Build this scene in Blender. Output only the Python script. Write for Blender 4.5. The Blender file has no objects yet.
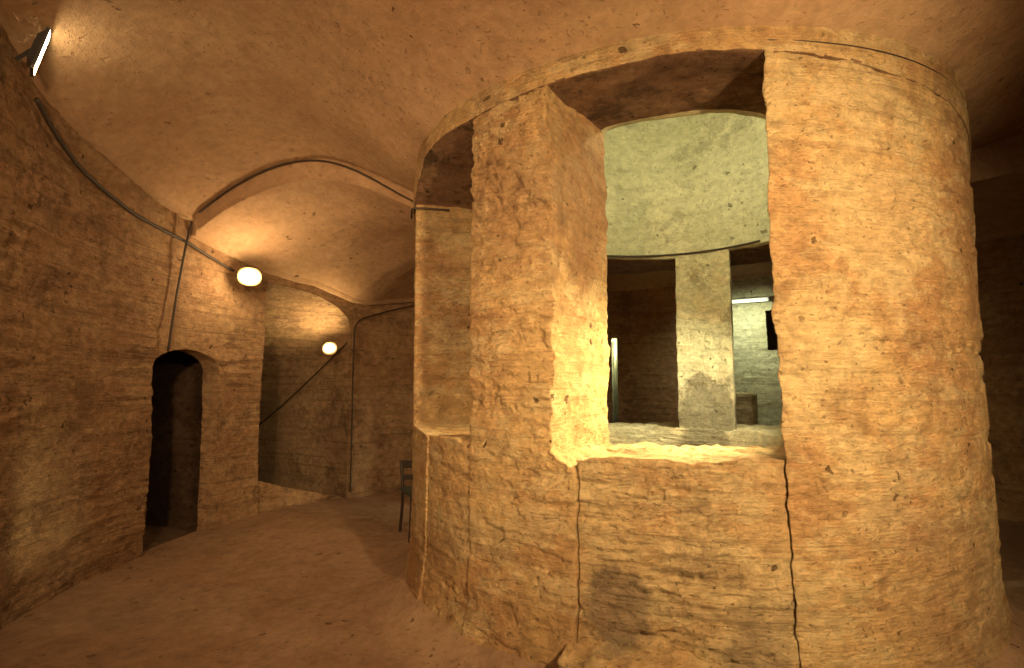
import bpy, bmesh, math
import numpy as np
from mathutils import Vector, Matrix

CX, CY = 1.27, 4.76
R, RI = 2.06, 1.26
rad = math.radians

# ------------------------------------------------------------------ noise
def _hash(ix, iy, iz, seed):
    h = (ix.astype(np.int64) * 374761393 + iy.astype(np.int64) * 668265263 + iz.astype(np.int64) * 2147483647 + seed * 974634777) & 0xFFFFFFFF
    h = ((h ^ (h >> 13)) * 1274126177) & 0xFFFFFFFF
    h = ((h ^ (h >> 16)) * 2246822519) & 0xFFFFFFFF
    h = h ^ (h >> 15)
    return (h & 0xFFFFFF) / float(0xFFFFFF) * 2 - 1

def vnoise(x, y, z, seed=0):
    fx, fy, fz = np.floor(x), np.floor(y), np.floor(z)
    tx, ty, tz = x - fx, y - fy, z - fz
    tx, ty, tz = [t * t * t * (t * (t * 6 - 15) + 10) for t in (tx, ty, tz)]
    o = 0
    for a in (0, 1):
        wx = tx if a else 1 - tx
        for b in (0, 1):
            wy = ty if b else 1 - ty
            for c in (0, 1):
                wz = tz if c else 1 - tz
                o = o + wx * wy * wz * _hash(fx + a, fy + b, fz + c, seed)
    return o

def fbm(x, y, z, octv=4, seed=0):
    o = 0; a = 1.0; s = 0
    for i in range(octv):
        o = o + a * vnoise(x, y, z, seed + i * 17); s += a
        a *= 0.5; x = x * 2.03 + 3.1; y = y * 2.03 + 1.7; z = z * 2.03 + 5.3
    return o / s * 1.6

def sstep(a, b, x):
    t = np.clip((x - a) / (b - a), 0, 1)
    return t * t * (3 - 2 * t)

def displace(P, low=0.03, strata=0.02, fine=0.01, crack=0.02, vert=0.02, seed=0, zs=6.0, chip=0.0):
    x, y, z = P[:, 0], P[:, 1], P[:, 2]
    dx, dy = x - CX, y - CY
    r = np.sqrt(dx * dx + dy * dy) + 1e-6
    ux, uy = dx / r, dy / r
    zt = z + 0.05 * x + 0.03 * vnoise(x * .6, y * .6, z * .6, 91)
    n_low = fbm(x * 1.1, y * 1.1, z * 1.1, 2, seed + 1)
    q = fbm(x * .7, y * .7, zt * zs, 4, seed + 2)
    rg = np.abs(fbm(x * .7, y * .7, zt * zs * 1.5, 4, seed + 22))
    n_str = .5 * q + .9 * (np.clip(rg * 3.0, 0, 1) - .7)
    n_fine = .7 * fbm(x * 24, y * 24, z * 26, 2, seed + 3) + .8 * (np.clip(np.abs(fbm(x * 12, y * 12, z * 24, 3, seed + 33)) * 2.6, 0, 1) - .6)
    patch = np.clip(.45 + 1.8 * fbm(x * 1.6, y * 1.6, z * 2.2, 4, seed + 55), .05, 1.8)
    cs = fbm(x * 1.3, y * 1.3, zt * 5.5, 3, seed + 4)
    ck = np.exp(-(cs / 0.035) ** 2) * np.clip(fbm(x * 1.7, y * 1.7, z * 1.7, 2, seed + 5) * 2 + .4, 0, 1)
    d = low * n_low + (strata * n_str) * patch + fine * n_fine * (.3 + .7 * patch) - crack * ck
    if chip:
        c1 = fbm(x * 2.2, y * 2.2, zt * 9, 5, seed + 71)
        c2 = fbm(x * 9, y * 9, zt * 14, 3, seed + 72)
        d = d - chip * sstep(.24, .27, c1) - chip * .8 * sstep(.42, .46, c2)
    t = low * .5 * fbm(x * 1.1, y * 1.1, z * 1.1, 2, seed + 6) + fine * fbm(x * 14, y * 14, z * 18, 2, seed + 7) + strata * .25 * fbm(x * 1.1, y * 1.1, zt * zs * 1.4, 3, seed + 12)
    v = vert * fbm(x * 2.2, y * 2.2, z * 2.2, 4, seed + 8)
    out = P.copy()
    out[:, 0] += ux * d - uy * t
    out[:, 1] += uy * d + ux * t
    out[:, 2] += v
    return out

# ------------------------------------------------------------------ mesh helpers
def make_mesh(name, P, F, mat, smooth=True):
    me = bpy.data.meshes.new(name)
    me.from_pydata(P.tolist() if hasattr(P, 'tolist') else P, [], F.tolist() if hasattr(F, 'tolist') else F)
    me.materials.append(mat)
    if smooth:
        me.polygons.foreach_set('use_smooth', [True] * len(me.polygons))
    me.update()
    ob = bpy.data.objects.new(name, me)
    bpy.context.collection.objects.link(ob)
    return ob

def tag(ob, label, category, kind=None, group=None):
    ob["label"] = label
    ob["category"] = category
    if kind: ob["kind"] = kind
    if group: ob["group"] = group

def smooth_pts(P, F, it=3, lam=0.5):
    e = np.concatenate([F[:, [0, 1]], F[:, [1, 2]], F[:, [2, 3]], F[:, [3, 0]]])
    n = len(P)
    cnt = np.bincount(e[:, 0], minlength=n) + np.bincount(e[:, 1], minlength=n)
    for _ in range(it):
        acc = np.zeros_like(P)
        for k in range(3):
            acc[:, k] = np.bincount(e[:, 0], P[e[:, 1], k], n) + np.bincount(e[:, 1], P[e[:, 0], k], n)
        P = P * (1 - lam) + lam * acc / cnt[:, None]
    return P

def block(fn, nu, nv, nw, sm=3):
    I, J, K = np.meshgrid(np.arange(nu + 1), np.arange(nv + 1), np.arange(nw + 1), indexing='ij')
    mask = (I == 0) | (I == nu) | (J == 0) | (J == nv) | (K == 0) | (K == nw)
    ids = -np.ones(I.shape, dtype=np.int64)
    ids[mask] = np.arange(mask.sum())
    th, r, z = fn(I[mask] / nu, J[mask] / nv, K[mask] / nw)
    P = np.stack([CX + r * np.cos(np.radians(th)), CY + r * np.sin(np.radians(th)), z], 1)
    def q(A, rev):
        f = np.stack([A[:-1, :-1], A[1:, :-1], A[1:, 1:], A[:-1, 1:]], -1).reshape(-1, 4)
        return f[:, ::-1] if rev else f
    F = [q(ids[nu], False), q(ids[0], True),
         q(ids[:, nv, :].T, False), q(ids[:, 0, :].T, True),
         q(ids[:, :, nw], False), q(ids[:, :, 0], True)]
    F = np.concatenate(F)
    if sm: P = smooth_pts(P, F, sm)
    return P, F

def grid(P3):
    a, b = P3.shape[:2]
    ids = np.arange(a * b).reshape(a, b)
    F = np.stack([ids[:-1, :-1], ids[1:, :-1], ids[1:, 1:], ids[:-1, 1:]], -1).reshape(-1, 4)
    return P3.reshape(-1, 3), F

def join(parts):
    Ps, Fs, o = [], [], 0
    for P, F in parts:
        Ps.append(P); Fs.append(F + o); o += len(P)
    return np.concatenate(Ps), np.concatenate(Fs)

# ------------------------------------------------------------------ materials
def rock(name, c1, c2, cdark, strata=1.0, bump=1.0, pits=0.6, rough=0.92, stain=0.5, pale=(0.72, 0.57, 0.33), palea=0.55, pitscale=11.0, spots=(), medb=1.0, pitmask=.42, pitmin=.5, stcol=.5, grit=1.0, mot=(.70, 1.16)):
    m = bpy.data.materials.new(name); m.use_nodes = True
    nt = m.node_tree; N = nt.nodes; L = nt.links
    bs = N['Principled BSDF']; bs.inputs['Roughness'].default_value = rough
    bs.inputs['Specular IOR Level'].default_value = 0.15
    tc = N.new('ShaderNodeTexCoord')
    def noise(scale, detail=6, rgh=.6, sc=(1, 1, 1), dist=0.0, loc=(0, 0, 0)):
        mp = N.new('ShaderNodeMapping'); mp.inputs['Scale'].default_value = sc; mp.inputs['Location'].default_value = loc
        mp.inputs['Rotation'].default_value = (0.03, -0.05, 0)
        L.new(tc.outputs['Object'], mp.inputs['Vector'])
        n = N.new('ShaderNodeTexNoise'); n.inputs['Scale'].default_value = scale; n.inputs['Detail'].default_value = detail
        n.inputs['Roughness'].default_value = rgh; n.inputs['Distortion'].default_value = dist
        L.new(mp.outputs[0], n.inputs['Vector']); return n.outputs['Fac']
    def ramp(f, a, b, va=0.0, vb=1.0):
        r = N.new('ShaderNodeMapRange'); r.inputs[1].default_value = a; r.inputs[2].default_value = b
        r.inputs[3].default_value = va; r.inputs[4].default_value = vb
        L.new(f, r.inputs[0]); return r.outputs[0]
    def mix(f, a, b, mode='MIX'):
        x = N.new('ShaderNodeMix'); x.data_type = 'RGBA'; x.blend_type = mode
        if hasattr(f, 'is_linked'): L.new(f, x.inputs[0])
        else: x.inputs[0].default_value = f
        for s, v in ((x.inputs[6], a), (x.inputs[7], b)):
            if hasattr(v, 'is_linked'): L.new(v, s)
            else: s.default_value = (*v, 1)
        return x.outputs[2]
    def math_(op, a, b):
        x = N.new('ShaderNodeMath'); x.operation = op
        for s, v in ((x.inputs[0], a), (x.inputs[1], b)):
            if hasattr(v, 'is_linked'): L.new(v, s)
            else: s.default_value = v
        return x.outputs[0]
    mul = lambda a, b: math_('MULTIPLY', a, b)
    big = noise(1.1, 7, .62)
    st = noise(2.2, 9, .72, (.35, .35, 9), .1)
    med = noise(12, 10, .75, (1, 1, 1.3))
    blot = noise(2.3, 9, .76, loc=(5, 2, 1))
    palen = noise(2.2, 10, .8, (1, 1, 1.8), loc=(9, 4, 3))
    col = mix(ramp(big, .42, .58), c1, c2)
    col = mix(ramp(palen, .49, .55, 0, palea), col, pale)
    if strata > 0: col = mix(ramp(st, .54, .59, 0, stcol * strata), col, cdark)
    col = mix(ramp(blot, .54, .59, 0, stain), col, cdark)
    for (c, rr_, cc, a) in spots:
        vd = N.new('ShaderNodeVectorMath'); vd.operation = 'DISTANCE'
        L.new(tc.outputs['Object'], vd.inputs[0]); vd.inputs[1].default_value = c
        f = ramp(math_('ADD', math_('DIVIDE', vd.outputs['Value'], rr_), math_('MULTIPLY', math_('SUBTRACT', blot, .5), 3.5)), .70, 1.1, a, 0)
        col = mix(f, col, cc)
    v = ramp(med, .36, .62, mot[0], mot[1])
    g = N.new('ShaderNodeCombineColor')
    for i in range(3): L.new(v, g.inputs[i])
    col = mix(1.0, col, g.outputs[0], 'MULTIPLY')
    wn = N.new('ShaderNodeTexNoise'); wn.inputs['Scale'].default_value = 16; wn.inputs['Detail'].default_value = 3; L.new(tc.outputs['Object'], wn.inputs['Vector'])
    va = N.new('ShaderNodeVectorMath'); va.operation = 'MULTIPLY_ADD'
    L.new(wn.outputs['Color'], va.inputs[0]); va.inputs[1].default_value = (.12, .12, .06); L.new(tc.outputs['Object'], va.inputs[2])
    def pores(scale, pmin, mx, mask):
        vo = N.new('ShaderNodeTexVoronoi'); vo.inputs['Scale'].default_value = scale; L.new(va.outputs[0], vo.inputs['Vector'])
        sep = N.new('ShaderNodeSeparateColor'); L.new(vo.outputs['Color'], sep.inputs[0])
        size = ramp(sep.outputs[0], pmin, 1.0, 0.0, mx)
        p = ramp(math_('SUBTRACT', size, vo.outputs['Distance']), 0.0, .06, 0, 1)
        return mul(p, mask)
    pm = noise(2.2, 3, .6, loc=(1, 8, 2))
    pit = pores(pitscale, pitmin, .25, ramp(pm, pitmask, pitmask + .1, .25, 1))
    if grit > 0:
        pit2 = pores(pitscale * 3.1, .35, .34, ramp(pm, .50, .62, 1, .15))
        pit = math_('MAXIMUM', pit, mul(pit2, .6 * grit))
    col = mix(mul(pit, pits), col, tuple(c * .4 for c in cdark))
    L.new(col, bs.inputs['Base Color'])
    nrm = None
    srcs = [(st, .06 * strata * bump), (med, .045 * bump * medb), (pit, -.03)]
    if strata > .3:
        srcs.insert(1, (noise(1.0, 4, .7, (2, 2, 70), .1, (2, 2, 2)), .022 * bump))
    for src, dist in srcs:
        if dist == 0: continue
        b = N.new('ShaderNodeBump'); b.inputs['Strength'].default_value = 1.0
        b.inputs['Distance'].default_value = abs(dist)
        if dist < 0: b.invert = True
        L.new(src, b.inputs['Height'])
        if nrm is not None: L.new(nrm, b.inputs['Normal'])
        nrm = b.outputs[0]
    L.new(nrm, bs.inputs['Normal'])
    return m

def plain(name, col, rough=.5, metal=0.0, emit=None, es=0):
    m = bpy.data.materials.new(name); m.use_nodes = True
    nt = m.node_tree; bs = nt.nodes['Principled BSDF']
    bs.inputs['Roughness'].default_value = rough; bs.inputs['Metallic'].default_value = metal
    n = nt.nodes.new('ShaderNodeTexNoise'); n.inputs['Scale'].default_value = 30
    x = nt.nodes.new('ShaderNodeMix'); x.data_type = 'RGBA'
    x.inputs[6].default_value = (*[c * .75 for c in col], 1); x.inputs[7].default_value = (*col, 1)
    nt.links.new(n.outputs['Fac'], x.inputs[0]); nt.links.new(x.outputs[2], bs.inputs['Base Color'])
    if emit:
        bs.inputs['Emission Color'].default_value = (*emit, 1); bs.inputs['Emission Strength'].default_value = es
    return m

def halo_glass(name, r0, r1):  # emission fading to orange paints a soft halo across the lamp glass
    m = bpy.data.materials.new(name); m.use_nodes = True
    nt = m.node_tree; N = nt.nodes; L = nt.links; bs = N['Principled BSDF']
    bs.inputs['Base Color'].default_value = (.3, .2, .1, 1); bs.inputs['Roughness'].default_value = .4
    tc = N.new('ShaderNodeTexCoord')
    sp = N.new('ShaderNodeVectorMath'); sp.operation = 'MULTIPLY'; sp.inputs[1].default_value = (1, 1.25, 0); L.new(tc.outputs['Object'], sp.inputs[0])
    ln = N.new('ShaderNodeVectorMath'); ln.operation = 'LENGTH'; L.new(sp.outputs[0], ln.inputs[0])
    cr = N.new('ShaderNodeMapRange'); cr.inputs[1].default_value = r0; cr.inputs[2].default_value = r1
    L.new(ln.outputs['Value'], cr.inputs[0])
    rp = N.new('ShaderNodeValToRGB'); L.new(cr.outputs[0], rp.inputs[0])
    e = rp.color_ramp.elements
    e[0].position = 0; e[0].color = (1, .92, .66, 1); e[1].position = 1; e[1].color = (.85, .40, .10, 1)
    k = rp.color_ramp.elements.new(.5); k.color = (1, .72, .30, 1)
    L.new(rp.outputs[0], bs.inputs['Emission Color'])
    s = N.new('ShaderNodeMapRange'); s.interpolation_type = 'SMOOTHSTEP'
    s.inputs[1].default_value = r0 * .7; s.inputs[2].default_value = r1; s.inputs[3].default_value = 12; s.inputs[4].default_value = .55
    L.new(ln.outputs['Value'], s.inputs[0]); L.new(s.outputs[0], bs.inputs['Emission Strength'])
    return m

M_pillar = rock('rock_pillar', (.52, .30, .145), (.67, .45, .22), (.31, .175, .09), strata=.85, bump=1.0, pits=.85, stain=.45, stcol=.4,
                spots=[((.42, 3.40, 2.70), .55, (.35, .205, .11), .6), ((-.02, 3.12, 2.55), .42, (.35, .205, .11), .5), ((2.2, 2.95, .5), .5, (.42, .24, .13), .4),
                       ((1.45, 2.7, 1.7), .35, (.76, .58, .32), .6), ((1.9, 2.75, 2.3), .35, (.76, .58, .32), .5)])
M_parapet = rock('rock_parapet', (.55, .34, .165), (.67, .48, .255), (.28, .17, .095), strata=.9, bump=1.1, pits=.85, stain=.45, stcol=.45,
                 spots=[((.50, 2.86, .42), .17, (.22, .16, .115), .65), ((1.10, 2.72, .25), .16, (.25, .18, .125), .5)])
M_wall = rock('rock_wall', (.43, .255, .145), (.53, .335, .19), (.20, .118, .07), strata=.7, bump=.9, pits=.75, stain=.5, pale=(.57, .39, .225), stcol=.6)
M_ceil = rock('rock_ceiling', (.43, .27, .16), (.49, .32, .195), (.27, .165, .10), strata=.03, bump=.6, pits=.8, stain=.2, palea=.25, pitscale=10, medb=.5, pale=(.52, .37, .235), pitmask=.52, pitmin=.66, grit=.4, mot=(.84, 1.1))
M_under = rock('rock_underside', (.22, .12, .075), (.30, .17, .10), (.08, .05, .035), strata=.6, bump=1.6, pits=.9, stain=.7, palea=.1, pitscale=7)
M_lintel = rock('rock_shaft', (.54, .52, .34), (.63, .60, .41), (.30, .26, .16), strata=.2, bump=.7, pits=.7, stain=.45, pale=(.70, .67, .47), mot=(.78, 1.12))
M_far_lit = rock('rock_far_lit', (.52, .50, .34), (.60, .58, .40), (.30, .28, .18), strata=.4, bump=.8, pits=.7, stain=.35, pale=(.68, .66, .48))  # stretch of gallery wall coloured pale green to stand for its light
M_post = rock('rock_post', (.60, .55, .35), (.68, .63, .42), (.34, .27, .16), strata=.2, bump=.8, pits=.7, stain=.55, spots=[((1.97, 5.80, 1.18), .42, (.17, .14, .09), .8)])
M_ledge = rock('rock_ledge', (.64, .56, .35), (.74, .66, .43), (.36, .28, .17), strata=.4, bump=.8, pits=.7, stain=.4, spots=[((1.97, 5.82, .98), .26, (.17, .14, .09), .7)])
M_floor = rock('earth_floor', (.235, .145, .09), (.29, .185, .118), (.165, .10, .065), strata=0.0, bump=.35, pits=0.3, stain=.25, palea=.3, medb=.7, pale=(.335, .228, .145), grit=.5, mot=(.8, 1.12))
M_cable = plain('cable_rubber', (.05, .034, .024), .6)
M_house = plain('lamp_housing', (.12, .12, .12), .4, .6)
M_glow = plain('halogen_glass', (1, .9, .7), .3, 0, (1.0, .80, .42), 30)
M_halo = halo_glass('halogen_halo', .065, .130)
M_halo2 = halo_glass('halogen_halo_small', .050, .105)
M_edge_glow = plain('edge_glow', (.9, 1, .85), .3, 0, (1.0, .98, .7), .6)  # glow that stands for a lit rock edge
M_chair = plain('chair_frame', (.045, .028, .02), .5, .1)
M_seat = plain('chair_seat', (.05, .06, .05), .6)

# ------------------------------------------------------------------ shell functions
def rout(th):
    th = np.mod(th, 360)
    d = np.clip(np.abs(th - 255) / 48.0, 0, 1)
    return 4.55 + 1.7 * np.cos(d * math.pi / 2) ** 2

SK = [(0, 3.2), (60, 3.2), (118, 2.95), (130, 2.74), (136, 2.67), (139.5, 2.67), (143, 2.74), (147, 2.82), (156, 2.87), (169.8, 3.04), (170.2, 3.18),
      (190, 3.44), (200, 3.64), (215, 3.70), (255, 3.5), (300, 3.35), (360, 3.2)]
def sout(th):
    th = np.mod(th, 360)
    return np.interp(th, [k[0] for k in SK], [k[1] for k in SK])
def sin_(th):
    th = np.mod(th, 360)
    return np.interp(th, [0, 169.8, 170.2, 215, 250, 330, 360], [3.04, 3.04, 3.17, 3.22, 3.27, 3.27, 3.17])
def rise(th):
    th = np.mod(th, 360)
    return np.interp(th, [0, 139, 160, 169.8, 170.2, 190, 215, 360], [.22, .22, .30, .44, .5, .5, .46, .46])
def ceilz(th, t):
    s = np.clip(np.sin(math.pi * t), 0, 1)
    return sin_(th) * (1 - t) + sout(th) * t + rise(th) * np.where(t < .5, s ** 1.25, s ** .9)

def cyl(th, r, z):
    return np.stack([CX + r * np.cos(np.radians(th)), CY + r * np.sin(np.radians(th)), z + 0 * th + 0 * r], -1)

WD = dict(low=.016, strata=.012, fine=.004, crack=-.010, vert=.008, seed=40, chip=-.007)

D0, D1 = 163.6, 174.6      # doorway
S0, S1 = 139.5, 156.0      # stair passage
def door_top(th):
    u = (th - (D0 + D1) / 2) / ((D1 - D0) / 2)
    return 1.66 + .20 * np.sqrt(np.clip(1 - u * u, 0, 1))
def stair_top(th):
    u = np.clip((th - S0) / (S1 - S0) / .85, 0, 1)
    return 2.28 + .44 * np.sqrt(np.clip(1 - (1 - u) ** 2, 0, 1))
def wall_panel(t0, t1, step, zb=None, nz=110, zt=None):
    n = max(2, int(round((t1 - t0) / step)))
    th = np.linspace(t0, t1, n + 1)[:, None]
    w = np.linspace(0, 1, nz + 1)[None, :]
    b = zb(th) if zb is not None else -0.12 + 0 * th
    top = np.maximum(sout(th), b) + .04 if zt is None else zt + 0 * th
    z = b + (top - b) * w
    return grid(cyl(th + 0 * w, rout(th) + 0 * w, z))
SL0, SL1 = 84.3, 85.5
def slit_top(th): return 2.28 + 0 * th
parts = [wall_panel(156.0, D0, .3, nz=150), wall_panel(D1, 212, .22, nz=210),
         wall_panel(D0, D1, .2, door_top, 70), wall_panel(S0, S1, .2, stair_top, 40),
         wall_panel(100, S0, .35), wall_panel(SL1, 100, .5, nz=80), wall_panel(SL0, SL1, .5, slit_top, 30), wall_panel(66, SL0, .5, nz=90), wall_panel(0, 50, .5, nz=90)]
P, F = join(parts)
w = make_mesh('wall_outer', displace(P, **WD), F, M_wall)
tag(w, "brown rock-cut curved gallery wall with horizontal strata", "wall", "structure")
NI0, NI1, NZ0, NZ1 = 53.0, 55.8, 2.03, 2.63
P, F = join([wall_panel(50, NI0, .5, nz=90), wall_panel(NI1, 66, .5, nz=90), wall_panel(NI0, NI1, .5, nz=50, zt=NZ0), wall_panel(NI0, NI1, .5, lambda t: NZ1 + 0 * t, 20)])
w = make_mesh('wall_far', displace(P, **WD), F, M_far_lit)
tag(w, "far gallery wall coloured pale green as if lit, with a small dark recess", "wall", "structure")
P, F = join([wall_panel(212, 300, 1.0, nz=60), wall_panel(300, 360, 1.0, nz=60)])
w = make_mesh('wall_near', displace(P, **WD), F, M_wall)
tag(w, "brown rock-cut gallery wall around the wider bay", "wall", "structure")

def tunnel(outline, dirv, depth, drop, n, s0=0):
    s = np.linspace(s0, depth, n + 1)
    G = outline[:, None, :] + s[None, :, None] * np.array([dirv[0], dirv[1], -drop])[None, None, :]
    return grid(G)
def outline(t0, t1, top, zb, n1=50, n2=40):
    pts = []
    for z in np.linspace(zb, float(top(np.array(t0))), n1): pts.append((t0, z))
    for t in np.linspace(t0, t1, n2)[1:-1]: pts.append((t, float(top(np.array(t)))))
    for z in np.linspace(float(top(np.array(t1))), zb, n1): pts.append((t1, z))
    pts = np.array(pts)
    return cyl(pts[:, 0], rout(pts[:, 0]), pts[:, 1])
def quadgrid(p0, p1, p2, p3, n=20, m=20):
    u = np.linspace(0, 1, n + 1)[:, None, None]; v = np.linspace(0, 1, m + 1)[None, :, None]
    p0, p1, p2, p3 = map(np.array, (p0, p1, p2, p3))
    return grid(p0 * (1 - u) * (1 - v) + p1 * u * (1 - v) + p2 * u * v + p3 * (1 - u) * v)
M_shade = rock('rock_recess_shade', (.11, .066, .042), (.15, .09, .058), (.06, .038, .024), strata=.6, bump=1.0, pits=.8, stain=.5, palea=.05)  # darkened rock colour, paints the shade inside doorway passage and recess
ol = outline(NI0, NI1, lambda t: NZ1 + 0 * t, NZ0, 8, 8)
mm = rad((NI0 + NI1) / 2); dv = (math.cos(mm), math.sin(mm)); off = np.array([dv[0], dv[1], 0])
a = tunnel(ol, dv, .5, 0, 8)
b = quadgrid(ol[0] + off * .5, ol[-1] + off * .5, ol[-1] + off * .5 + [0, 0, NZ1 - NZ0], ol[0] + off * .5 + [0, 0, NZ1 - NZ0])
c = quadgrid(ol[0], ol[-1], ol[-1] + off * .5, ol[0] + off * .5)
P, F = join([a, b, c])
w = make_mesh('wall_far_recess', P, F, M_shade); tag(w, "small dark square recess in the far wall", "wall recess", "structure")

ol = outline(D0, D1, door_top, -.12)
md = rad((D0 + D1) / 2); dv = (math.cos(md), math.sin(md))
off = np.array([dv[0], dv[1], 0])
P, F = tunnel(ol, dv, .19, 0, 12)
w = make_mesh('wall_door_jamb', displace(P, **WD), F, M_wall)
tag(w, "stepped rock jamb of the arched doorway", "doorway jamb", "structure")
DA, DB = D0 - 4.5, D1 + 1.0
def door_top2(th):
    return 1.92 + 0 * th
ol2 = outline(DA, DB, door_top2, -.12)
a = tunnel(ol2, dv, 1.9, 0, 50, .17)
e0, e1 = ol2[0].copy(), ol2[-1].copy()
b = quadgrid(e0 + off * 1.88, e1 + off * 1.88, e1 + off * 1.88 + [0, 0, 2.2], e0 + off * 1.88 + [0, 0, 2.2])
fz = np.array([0, 0, .11])
f0, f1 = ol[0], ol[-1]
c = quadgrid(f0 + fz, f1 + fz, e1 + off * 1.9 + fz, e0 + off * 1.9 + fz)
P, F = join([a, b, c])
w = make_mesh('wall_door_recess', displace(P, **WD), F, M_shade)
tag(w, "dark passage behind the arched doorway", "doorway", "structure")

# narrow lit slit in the far wall
ol = outline(SL0, SL1, slit_top, -.12, 30, 8)
mm = rad((SL0 + SL1) / 2); dv = (math.cos(mm), math.sin(mm)); off = np.array([dv[0], dv[1], 0])
a = tunnel(ol, dv, .9, 0, 14)
b = quadgrid(ol[0] + off * .89, ol[-1] + off * .89, ol[-1] + off * .89 + [0, 0, 2.5], ol[0] + off * .89 + [0, 0, 2.5])
P, F = join([a, b])
w = make_mesh('wall_far_slit', P, F, M_lintel); tag(w, "narrow pale lit slot in the far gallery wall", "wall slot", "structure")
SLP = (ol[0] + ol[-1]) / 2 + off * .45

ol = outline(S0, S1, stair_top, -2.2, 90, 60)
ms = rad((S0 + S1) / 2); dv = (math.cos(ms), math.sin(ms))
DEP = 3.4
a = tunnel(ol, dv, DEP, .60, 90)
off = np.array([dv[0], dv[1], -.60])
e0, e1 = ol[0].copy(), ol[-1].copy()
b = quadgrid(e0 + off * DEP, e1 + off * DEP, e1 + off * DEP + [0, 0, 5.2], e0 + off * DEP + [0, 0, 5.2], 30, 60)
P, F = join([a, b])
M_stair = rock('rock_stair', (.34, .22, .13), (.42, .28, .17), (.17, .11, .07), strata=.9, bump=1.0, pits=.6, stain=.6, pale=(.5, .35, .2))
w = make_mesh('wall_stair_passage', displace(P, **WD), F, M_stair)
tag(w, "vaulted passage sloping down beyond the opening", "passage", "structure")
pts0 = cyl(np.array([S0, S1]), rout(np.array([S0, S1])), np.array([0.0, 0.0]))
prof = [(-.05, 0.0)]
d_, z_ = 0.0, 0.0
for i in range(11):
    d_ += .29 if i else .45; prof.append((d_, z_)); z_ -= .17; prof.append((d_, z_))
prof = np.array(prof)
G = np.zeros((len(prof), 2, 3))
for i, (d, z) in enumerate(prof):
    for j in (0, 1):
        G[i, j] = pts0[j] + np.array([dv[0] * d, dv[1] * d, z])
P, F = grid(G)
s = make_mesh('staircase', P, F, M_floor, smooth=False)
tag(s, "worn rock-cut steps descending through the passage", "stairs", "structure")
spring0 = cyl(np.array([S0]), rout(np.array([S0])), np.array([2.12]))[0]
STDV = dv

def fnk(u, v, w):
    th = S0 + .3 + (S1 - S0 + .2) * v
    h = .03 + .42 * v ** 1.1
    return th, 4.64 + .22 * u, -.06 + (h + .06) * w
P, F = block(fnk, 10, 70, 24, 2)
w = make_mesh('kerb', displace(P, low=.01, strata=.008, fine=.004, crack=.01, vert=.01, seed=9), F, M_wall)
tag(w, "low sloping rock kerb at the head of the descending passage", "kerb", "structure")

# ceiling vault, with a small lip where it springs from the outer wall
th = np.concatenate([np.linspace(0, 100, 130), np.linspace(100.3, 169.7, 220), np.linspace(169.8, 170.2, 4), np.linspace(170.4, 330, 480), np.linspace(330.5, 360, 40)])[:, None]
t = np.linspace(0, 1, 91)[None, :]
lip = .07
rr = 1.98 * (1 - t) + (rout(th) - lip) * t
G = cyl(th + 0 * t, rr, ceilz(th, t))
lipr = cyl(th, rout(th) - lip + .002, sout(th) - .045)
lip2 = cyl(th, rout(th) + .05, sout(th) - .040)
G = np.concatenate([G, lipr, lip2], 1)
P, F = grid(G)
w = make_mesh('ceiling', displace(P, low=.012, strata=0.0, fine=.0025, crack=.0, vert=.012, seed=40), F, M_ceil)
tag(w, "pinkish-brown annular rock vault with scattered pits", "ceiling", "structure")

# floor
th = np.linspace(0, 360, 361)[:, None]
t = np.linspace(0, 1, 110)[None, :]
rr = .02 + (rout(th) + .12) * t
P, F = grid(cyl(th + 0 * t, rr + 0 * th, 0 * t))
rfl = np.hypot(P[:, 0] - CX, P[:, 1] - CY)
P[:, 2] += .02 * fbm(P[:, 0] * 1.2, P[:, 1] * 1.2, P[:, 2], 4, 5) + .003 * fbm(P[:, 0] * 7, P[:, 1] * 7, P[:, 2], 2, 9)
P[:, 2] += .14 * (1 - sstep(2.02, 2.45, rfl)) ** 1.5
P[:, 2] += .07 * np.exp(-((P[:, 0] + 2.2) ** 2 + (P[:, 1] - 6.3) ** 2) / 1.0)
w = make_mesh('floor', P, F, M_floor)
tag(w, "trodden dusty tan-brown earth floor", "floor", "structure")

# ------------------------------------------------------------------ drum
def lint_bottom(th, r):
    thm = np.mod(th, 360)
    zo = np.interp(thm, [0, 120, 180, 193, 198, 205, 222, 240, 270, 300, 360], [2.86, 2.86, 2.8, 2.88, 3.02, 3.10, 3.14, 3.16, 3.18, 3.1, 2.86])
    zi = np.interp(thm, [0, 120, 180, 193, 222, 240, 270, 290, 300, 360], [2.86, 2.86, 2.8, 2.86, 2.98, 3.21, 3.22, 3.22, 3.1, 2.86])
    k = np.clip((R - r) / (R - RI), 0, 1)
    return zo * (1 - k) + zi * k

def fn(u, v, w):
    th = 10 + v * 360
    r = RI + (R + .01 - RI) * u
    zb = lint_bottom(th, r)
    return th, r, zb + (5.4 - zb) * w ** 1.3
P, F = block(fn, 36, 420, 90, 1)
P = displace(P, low=.014, strata=.006, fine=.004, crack=.01, vert=.02, seed=3)
w = make_mesh('wall_shaft', P, F, M_lintel)
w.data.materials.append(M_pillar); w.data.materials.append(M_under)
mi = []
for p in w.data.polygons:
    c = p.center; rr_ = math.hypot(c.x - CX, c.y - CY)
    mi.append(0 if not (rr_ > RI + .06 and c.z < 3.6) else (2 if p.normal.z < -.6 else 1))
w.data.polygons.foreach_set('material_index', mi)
tag(w, "pale greenish rock shaft above the ring of pillars", "shaft wall", "structure")
th = np.linspace(0, 360, 121)[:, None]; t = np.linspace(0, 1, 30)[None, :]
P, F = grid(cyl(th + 0 * t, .01 + 1.35 * t + 0 * th, 5.1 + .35 * np.cos(t * math.pi / 2)))
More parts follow.
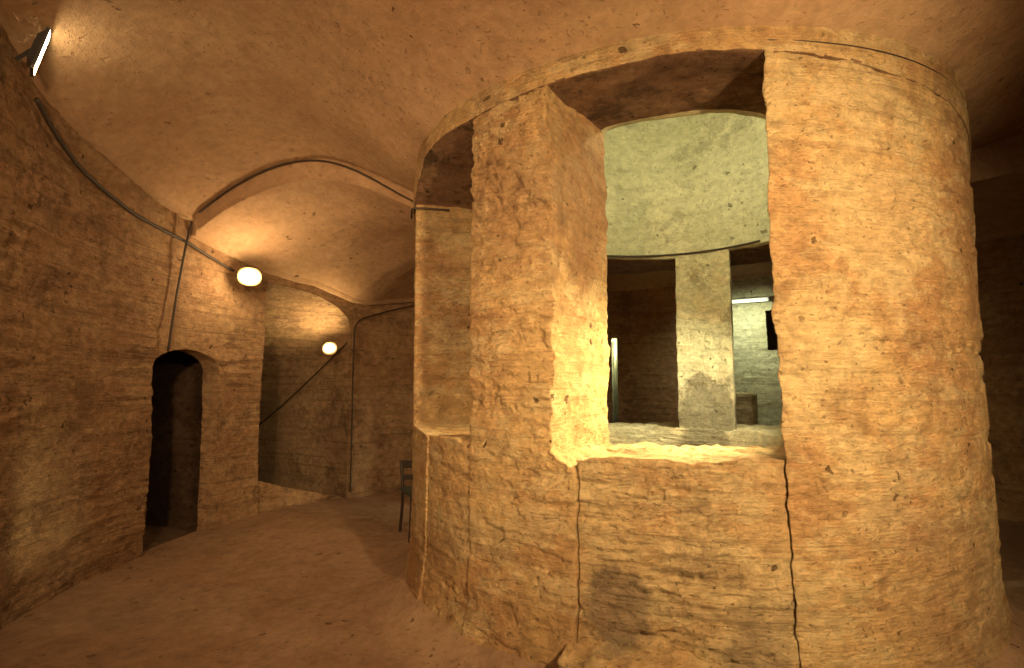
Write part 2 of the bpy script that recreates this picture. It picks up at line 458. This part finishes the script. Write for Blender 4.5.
w = make_mesh('ceiling_shaft', P, F, M_lintel); tag(w, "shallow rock dome closing the shaft", "ceiling", "structure")

FL = lambda z: .10 * np.exp(-np.clip(z, 0, 9) / .14)
PD = dict(low=.006, strata=.012, fine=.005, crack=.010, vert=.006, seed=3, chip=.011)
def pillar(t0, t1, label, mat=M_pillar, nu=40, nv=110, nw=270, t0f=None, t1f=None, r1=R, r0=RI, disp=PD, taper=0):
    def fn(u, v, w):
        z = -.06 + 3.2 * w
        r = r0 + (r1 - r0) * u
        a = t0 + 0 * z; b = t1 + 0 * z
        if t0f is not None: a = t0f(z, r)
        if t1f is not None: b = t1f(z, r)
        th = a + (b - a) * v
        zt = lint_bottom(th, r) + .05
        zz = np.where(w > .8, z + (zt - 3.14) * (w - .8) / .2, z)
        return th, r + (FL(z) + taper * (1 - z / 3.2)) * u, zz
    P, F = block(fn, nu, nv, nw, 1)
    P = displace(P, **disp)
    ob = make_mesh('rock_pillar', P, F, mat)
    tag(ob, label, "pillar", group="pillars ringing the shaft")
    return ob

def t1A(z, r):
    low = 242.4
    n = vnoise(z * 3, z * 0, z * 0, 3) * .7 + vnoise(z * 11, r * 6, z * 0, 5) * .4
    return low + (238.6 + n - low) * sstep(1.05, 1.16, z)
def t0B(z, r):
    k = np.clip((R - r) / (R - RI), 0, 1)
    return 269.5 + 19.5 * k + 1.2 * np.clip(1 - z / 2.2, 0, 1) + (.35 * vnoise(z * 4 + 0 * r, 0 * k, 0 * k, 12) + .3 * vnoise(z * 13, r * 5, 0 * k, 14)) * sstep(1.1, 1.3, z)
def t0D(z, r):
    return 43.6 + 12.5 * (r - RI) / (R - RI)
def t1C(z, r):
    return 207.0 + (193.5 - 207.0) * sstep(1.17, 1.22, z)
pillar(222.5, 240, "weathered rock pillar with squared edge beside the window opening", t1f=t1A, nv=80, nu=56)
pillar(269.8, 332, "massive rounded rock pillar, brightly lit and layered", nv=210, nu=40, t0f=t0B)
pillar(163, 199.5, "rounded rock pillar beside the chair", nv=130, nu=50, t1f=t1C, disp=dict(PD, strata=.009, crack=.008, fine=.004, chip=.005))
pillar(43.0, 69.0, "pale greenish pillar across the shaft with dark stain", mat=M_post, nv=60, nw=140, t0f=t0D, disp=dict(PD, low=.012, strata=.006, crack=.006, chip=.006))
pillar(104, 128, "dim rock pillar on the far side of the shaft", nv=50, nw=120)
pillar(350, 372, "dim rock pillar of the ring around the shaft", nv=50, nw=120)

def parapet(t0, t1, label, h=1.15, r1=R - .05, r0=RI + .02, nv=120, mat=M_parapet, disp=None, t1f=None, rag=1.0, rslope=0):
    def fn(u, v, w):
        r = r0 + (r1 - r0) * u
        b = t1 + 0 * r
        if t1f is not None: b = t1f(0 * r, r) + 1.2
        th = t0 + (b - t0) * v
        top = h + .015 * vnoise(th * .12, r * 3, 0 * r, 77) * rag + .012 * vnoise(th * .6, r * 9, 0 * r, 78) * rag
        z = -.06 + (top + .06) * w
        return th, r + (rslope * v + FL(z)) * u, z
    P, F = block(fn, 44, nv, 120, 1)
    P = displace(P, **(disp or dict(low=.006, strata=.018, fine=.006, crack=.010, vert=.008, seed=3, zs=6, chip=.012)))
    ob = make_mesh('parapet', P, F, mat)
    tag(ob, label, "parapet", group="low parapets between the pillars")
    return ob
parapet(242.55, 269.5, "rough layered stone parapet below the window opening", 1.14, t1f=t0B, nv=160, r1=R - .028, rslope=.010)
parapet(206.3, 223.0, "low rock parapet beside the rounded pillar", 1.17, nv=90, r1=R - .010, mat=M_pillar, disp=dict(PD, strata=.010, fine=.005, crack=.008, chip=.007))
parapet(12.3, 103.9, "pale continuous low ledge across the shaft", 1.07, nv=220, r0=RI - .03, mat=M_ledge, disp=dict(low=.006, strata=.010, fine=.005, crack=.008, vert=.008, seed=21))

# rough sloping ledge at the foot of the parapet
def fnp(u, v, w):
    th = 241.5 + 30 * v
    e = .03 * vnoise(th * .22, 0 * th, 0 * th, 4)
    top = .35 + .025 * vnoise(th * .3, 0 * th, 0 * th, 8) - .08 * u
    return th, 1.9 + (R + .16 + e - 1.9) * u, -.06 + top * w
P, F = block(fnp, 20, 130, 26, 2)
w = make_mesh('trim_1', displace(P, low=.004, strata=.010, fine=.006, crack=.008, vert=.008, seed=9, chip=.008), F, M_parapet)
tag(w, "low sloping eroded rock ledge below the parapet", "plinth", "structure")

# pale block standing in the far gallery
def fnb(u, v, w):
    return 57.5 + 5.0 * v, 4.0 + .35 * u, -.05 + 1.45 * w
P, F = block(fnb, 16, 20, 60, 2)
w = make_mesh('stone_block', displace(P, low=.015, strata=.01, fine=.005, crack=.01, vert=.01, seed=5), F, M_ledge)
tag(w, "pale squared stone block against the far gallery wall", "stone block")

# ------------------------------------------------------------------ cables
def tube(name, pts, r, mat, label, cat, k=8, sub=6):
    pts = [Vector(p) for p in pts]
    q = []
    n = len(pts)
    for i in range(n - 1):
        p0, p1, p2, p3 = pts[max(0, i - 1)], pts[i], pts[i + 1], pts[min(n - 1, i + 2)]
        for j in range(sub):
            t = j / sub
            q.append(.5 * ((2 * p1) + (p2 - p0) * t + (2 * p0 - 5 * p1 + 4 * p2 - p3) * t * t + (3 * p1 - p0 - 3 * p2 + p3) * t ** 3))
    q.append(pts[-1])
    V, Fc = [], []
    up = Vector((0, 0, 1))
    prev = None
    for i, p in enumerate(q):
        d = (q[min(i + 1, len(q) - 1)] - q[max(i - 1, 0)]).normalized()
        a = prev if prev is not None else (up if abs(d.z) < .9 else Vector((1, 0, 0)))
        s = (a - d * a.dot(d)).normalized(); prev = s
        b = d.cross(s)
        for j in range(k):
            an = 2 * math.pi * j / k
            V.append(tuple(p + (s * math.cos(an) + b * math.sin(an)) * r))
    for i in range(len(q) - 1):
        for j in range(k):
            Fc.append((i * k + j, i * k + (j + 1) % k, (i + 1) * k + (j + 1) % k, (i + 1) * k + j))
    Fc.append(tuple(range(k))[::-1]); Fc.append(tuple(range((len(q) - 1) * k, len(q) * k)))
    ob = make_mesh(name, V, Fc, mat)
    if label: tag(ob, label, cat)
    return ob
def pc(th, r, z):
    return (CX + r * math.cos(rad(th)), CY + r * math.sin(rad(th)), z)
kz = lambda th: float(np.interp(th, [161, 171, 180, 188.5, 193, 197, 200], [2.72, 2.9, 2.97, 3.09, 3.22, 3.38, 3.47]))
tube('cable', [pc(t, 4.505, kz(t)) for t in (162.5, 165, 168, 171, 174, 177, 180, 183, 186, 189, 192, 194, 196)], .016, M_cable, "black cable running along the curved wall", "cable")
tube('cable', [pc(170.6, 2.10 + (4.46 - 2.10) * t, float(ceilz(np.array(170.6), np.array(t))) - .024) for t in np.linspace(.04, .98, 16)], .009, M_cable, "black cable following the arch of the vault", "cable")
tube('cable', [pc(171.0, 4.46, 3.10), pc(171.6, 4.48, 2.8), pc(172.4, 4.50, 2.3), pc(173.2, 4.50, 1.82)], .011, M_cable, "black cable dropping to the arched doorway", "cable")
tube('cable', [pc(t, 4.51, z) for t, z in ((139.2, .1), (139.2, 1.0), (139.2, 2.0), (138.6, 2.36), (134, 2.52), (130, 2.62), (124, 2.76))], .010, M_cable, "black cable rising up the wall corner", "cable")
tube('cable', [pc(t, RI - .02, 2.88) for t in range(28, 112, 6)], .011, M_cable, "cable along the rim of the shaft", "cable")
tube('cable', [pc(t, R + .008, 3.215) for t in range(270, 330, 5)], .003, M_cable, "thin cable around the top of the pillar", "cable")
tube('cable', [pc(186, R + .04, 2.86), pc(190, R + .035, 2.86), pc(193.4, R + .01, 2.86), pc(193.9, R - .25, 2.86)], .009, M_cable, "short dark cable at the pillar head", "cable")
cpts = [tuple(spring0 + np.array([STDV[0], STDV[1], -.60]) * s + np.array([-.02, -.06, -.03 - .06 * math.sin(s * 1.2)])) for s in np.linspace(.02, 2.6, 9)]
tube('cable', cpts, .011, M_cable, "cable sloping down the passage wall", "cable")

# ------------------------------------------------------------------ floodlights
def boxmesh(name, verts, faces, mat, parent):
    ob = make_mesh(name, verts, faces, mat, smooth=False)
    ob.parent = parent
    bv = ob.modifiers.new('bevel', 'BEVEL'); bv.width = .004; bv.segments = 2
    return ob
HEX = [(0, 3, 2, 1), (4, 5, 6, 7), (0, 1, 5, 4), (1, 2, 6, 5), (2, 3, 7, 6), (3, 0, 4, 7)]
def bx(x0, x1, y0, y1, z0, z1, tx=1, ty=1):
    return [(x0 * tx, y0 * ty, z0), (x1 * tx, y0 * ty, z0), (x1 * tx, y1 * ty, z0), (x0 * tx, y1 * ty, z0),
            (x0, y0, z1), (x1, y0, z1), (x1, y1, z1), (x0, y1, z1)]
def dome(w, h, dz, z0=0.0, n=28, m=7, ex=.6):
    V, Fc = [], []
    for i in range(m):
        a = i / m * math.pi / 2
        for j in range(n):
            b = 2 * math.pi * j / n
            cx = math.copysign(abs(math.cos(b)) ** ex, math.cos(b)); cy = math.copysign(abs(math.sin(b)) ** ex, math.sin(b))
            V.append((w / 2 * cx * math.cos(a), h / 2 * cy * math.cos(a), z0 + dz * math.sin(a)))
    V.append((0, 0, z0 + dz))
    for i in range(m - 1):
        for j in range(n):
            Fc.append((i * n + j, i * n + (j + 1) % n, (i + 1) * n + (j + 1) % n, (i + 1) * n + j))
    for j in range(n): Fc.append(((m - 1) * n + j, (m - 1) * n + (j + 1) % n, m * n))
    Fc.append(tuple(range(n))[::-1])
    return V, Fc
def floodlight(loc, direction, wpt, w, h, power, col, label, up='Y', glow=M_glow, lrad=.05, spot=None, aim=None, domed=False, dep=.11, blend=1.0, fwd=.06):
    e = bpy.data.objects.new('floodlight', None); bpy.context.collection.objects.link(e)
    e.empty_display_size = .1
    e.location = loc
    q = Vector(direction).to_track_quat('Z', up); e.rotation_mode = 'QUATERNION'; e.rotation_quaternion = q
    tag(e, label, "floodlight")
    if domed:
        V, Fc = dome(w * .95, h * .95, -.08, -.004, ex=.85)
        boxmesh('housing', V, [f[::-1] for f in Fc], M_house, e).modifiers.clear()
        V, Fc = dome(w, h, .03, .0, ex=.85)
        g = boxmesh('glass', V, Fc, glow, e); g.modifiers.clear()
    else:
        boxmesh('housing', bx(-w / 2, w / 2, -h / 2, h / 2, -dep, -.012, .7, .6), HEX, M_house, e)
        V, Fc = [], []
        for (x0, x1, y0, y1) in ((-w / 2 - .01, w / 2 + .01, h / 2, h / 2 + .012), (-w / 2 - .01, w / 2 + .01, -h / 2 - .012, -h / 2), (-w / 2 - .01, -w / 2, -h / 2, h / 2), (w / 2, w / 2 + .01, -h / 2, h / 2)):
            o = len(V); V += bx(x0, x1, y0, y1, -.02, .001); Fc += [tuple(i + o for i in f) for f in HEX]
        boxmesh('rim', V, Fc, M_house, e)
        boxmesh('glass', bx(-w / 2 + .001, w / 2 - .001, -h / 2 + .001, h / 2 - .001, -.011, .002), HEX, glow, e)
    inv = (Matrix.Translation(Vector(loc)) @ q.to_matrix().to_4x4()).inverted()
    wl = inv @ Vector(wpt)
    b0 = -.07 if domed else -dep + .01
    br = tube('bracket', [(0, 0, b0), tuple(Vector((0, 0, b0)).lerp(wl, .5)), tuple(wl)], .012, M_house, None, None)
    br.parent = e
    li = bpy.data.lights.new('lamp_light', 'SPOT' if spot else 'POINT'); li.energy = power; li.color = col; li.shadow_soft_size = lrad
    lo = bpy.data.objects.new('lamp_light', li); bpy.context.collection.objects.link(lo); lo.parent = e; lo.location = (0, 0, lrad + fwd)
    if spot:
        li.spot_size = rad(spot); li.spot_blend = blend
        wq = Vector(aim or direction).to_track_quat('-Z', 'Y')
        lo.rotation_mode = 'QUATERNION'; lo.rotation_quaternion = q.inverted() @ wq
    return e
WARM = (1.0, .62, .29)
floodlight((-2.86, 3.30, 3.52), (.74, .64, -.22), pc(199, 4.52, 3.47), .12, .27, 36, WARM, "bright halogen floodlight mounted high on the curved wall", lrad=.03, dep=.05, spot=150, aim=(.55, .5, -.9), fwd=.2)
floodlight((-2.80, 6.0, 2.66), (.45, -.85, -.15), pc(162, 4.5, 2.74), .24, .20, 27, (1, .68, .32), "glowing halogen floodlight above the arched doorway", domed=True, glow=M_halo, lrad=.06, fwd=.14)
floodlight((-2.44, 7.62, 2.00), (-.05, -.95, .15), (-2.42, 7.84, 2.0), .20, .18, 44, (1, .68, .29), "glowing halogen floodlight inside the stair passage opening", domed=True, glow=M_halo2, spot=165, aim=(-.5, .0, .8), lrad=.05, fwd=.08)
# main lamp and an added fill lamp behind the viewpoint
floodlight((1.55, -.45, 2.55), (-.2, 1.2, -.25), (1.55, -.8, 2.6), .3, .2, 1380, (1.0, .68, .32), "halogen floodlight on the wall of the bay", spot=80, aim=(-.22, 3.2, -.72), lrad=.12)
floodlight((-.9, -.45, 2.5), (.3, 1.2, -.25), (-.95, -.8, 2.55), .2, .15, 640, (1.0, .63, .30), "smaller added fill floodlight behind the viewpoint", spot=88, aim=(-.5, 4.4, -.45), lrad=.12)  # added unseen fill, brightens the left bay and outer wall
# high shaft lamp, then two added hidden fill lamps
floodlight((1.72, 3.95, 3.75), (-.3, .8, -.25), (1.86, 3.70, 3.8), .22, .16, 68, (.98, .94, .58), "floodlight high inside the shaft above the massive pillar")
floodlight((2.02, 4.02, 2.10), (-1.5, -.55, -.55), (2.2, 4.15, 2.1), .16, .12, 900, (1.0, .80, .36), "small added fill floodlight hidden inside the shaft, aimed at the window opening", spot=70, aim=(-1.5, -.72, -.92))  # added out of sight to brighten the pillar jamb and sill
floodlight((2.18, 4.15, 2.30), (-.6, 1.9, -.8), (2.36, 4.02, 2.35), .14, .11, 320, (1.0, .92, .56), "small added fill floodlight hidden inside the shaft, aimed at the low ledge", spot=75, aim=(-.75, 1.75, -1.15))  # added out of sight to brighten the far ledge and post

def add_edge_lamp(loc, ang, L_, power):  # added lamp with glowing strip, in place of a lit rock edge
    e = bpy.data.objects.new('added_edge_lamp', None); bpy.context.collection.objects.link(e)
    e.location = loc; e.rotation_euler = (0, 0, ang)
    tag(e, "added glowing strip standing for a lit edge on the far gallery wall", "lamp")
    boxmesh('housing', bx(-L_ / 2, L_ / 2, -.0, .06, -.03, .04), HEX, M_house, e)
    tb = tube('edge_glow_strip', [(-L_ / 2 + .03, -.03, 0), (0, -.03, 0), (L_ / 2 - .03, -.03, 0)], .03, M_edge_glow, None, None); tb.parent = e
    li = bpy.data.lights.new('lamp_light', 'SPOT'); li.energy = power; li.color = (.98, 1.0, .62); li.shadow_soft_size = .05; li.spot_size = rad(150); li.spot_blend = 1
    lo = bpy.data.objects.new('lamp_light', li); bpy.context.collection.objects.link(lo); lo.parent = e; lo.location = (0, -.55, -.1)
    lo.rotation_mode = 'QUATERNION'; lo.rotation_quaternion = Vector((0, .7, -.7)).to_track_quat('-Z', 'Y')
add_edge_lamp(pc(58.5, 4.42, 2.78), rad(-31.5), .6, 58)
li = bpy.data.lights.new('slot_light', 'POINT'); li.energy = 10; li.color = (.95, 1, .75); li.shadow_soft_size = .03
lo = bpy.data.objects.new('slot_light', li); bpy.context.collection.objects.link(lo); lo.location = (SLP[0], SLP[1], 2.1)

# ------------------------------------------------------------------ chair
ch = bpy.data.objects.new('chair', None); bpy.context.collection.objects.link(ch)
ch.location = (-.89, 5.85, 0.01); ch.rotation_euler = (0, 0, rad(25))
tag(ch, "old dark wooden chair standing beside the rounded pillar", "chair")
boxmesh('seat', bx(-.20, .20, -.20, .20, .42, .46, .95, .95), HEX, M_seat, ch)
for x, y in ((-.17, -.17), (.17, -.17)):
    l = tube('leg', [(x * 1.08, y * 1.08, 0), (x, y, .25), (x * .97, y * .97, .43)], .016, M_chair, None, None); l.parent = ch
for x in (-.17, .17):
    l = tube('leg', [(x * 1.05, .22, 0), (x, .18, .25), (x, .17, .45), (x, .2, .58), (x, .25, .72)], .016, M_chair, None, None); l.parent = ch
V, Fc = [], []
for z0, z1, y in ((.53, .58, .195), (.64, .72, .235)):
    o = len(V); V += bx(-.17, .17, y - .01, y + .01, z0, z1); Fc += [tuple(i + o for i in f) for f in HEX]
boxmesh('backrest', V, Fc, M_chair, ch)

# ------------------------------------------------------------------ camera, world
wd = bpy.data.worlds.new('World'); bpy.context.scene.world = wd; wd.use_nodes = True
wd.node_tree.nodes['Background'].inputs[0].default_value = (.05, .03, .015, 1)
wd.node_tree.nodes['Background'].inputs[1].default_value = .1
bpy.context.scene.view_settings.view_transform = 'Standard'
cam = bpy.data.cameras.new('Camera'); co = bpy.data.objects.new('Camera', cam); bpy.context.collection.objects.link(co)
co.location = (0, 0, 1.5); co.rotation_euler = (rad(95.2), 0, 0)
cam.sensor_width = 36; cam.lens = 570 / 1024 * 36; cam.clip_start = .05
bpy.context.scene.camera = co
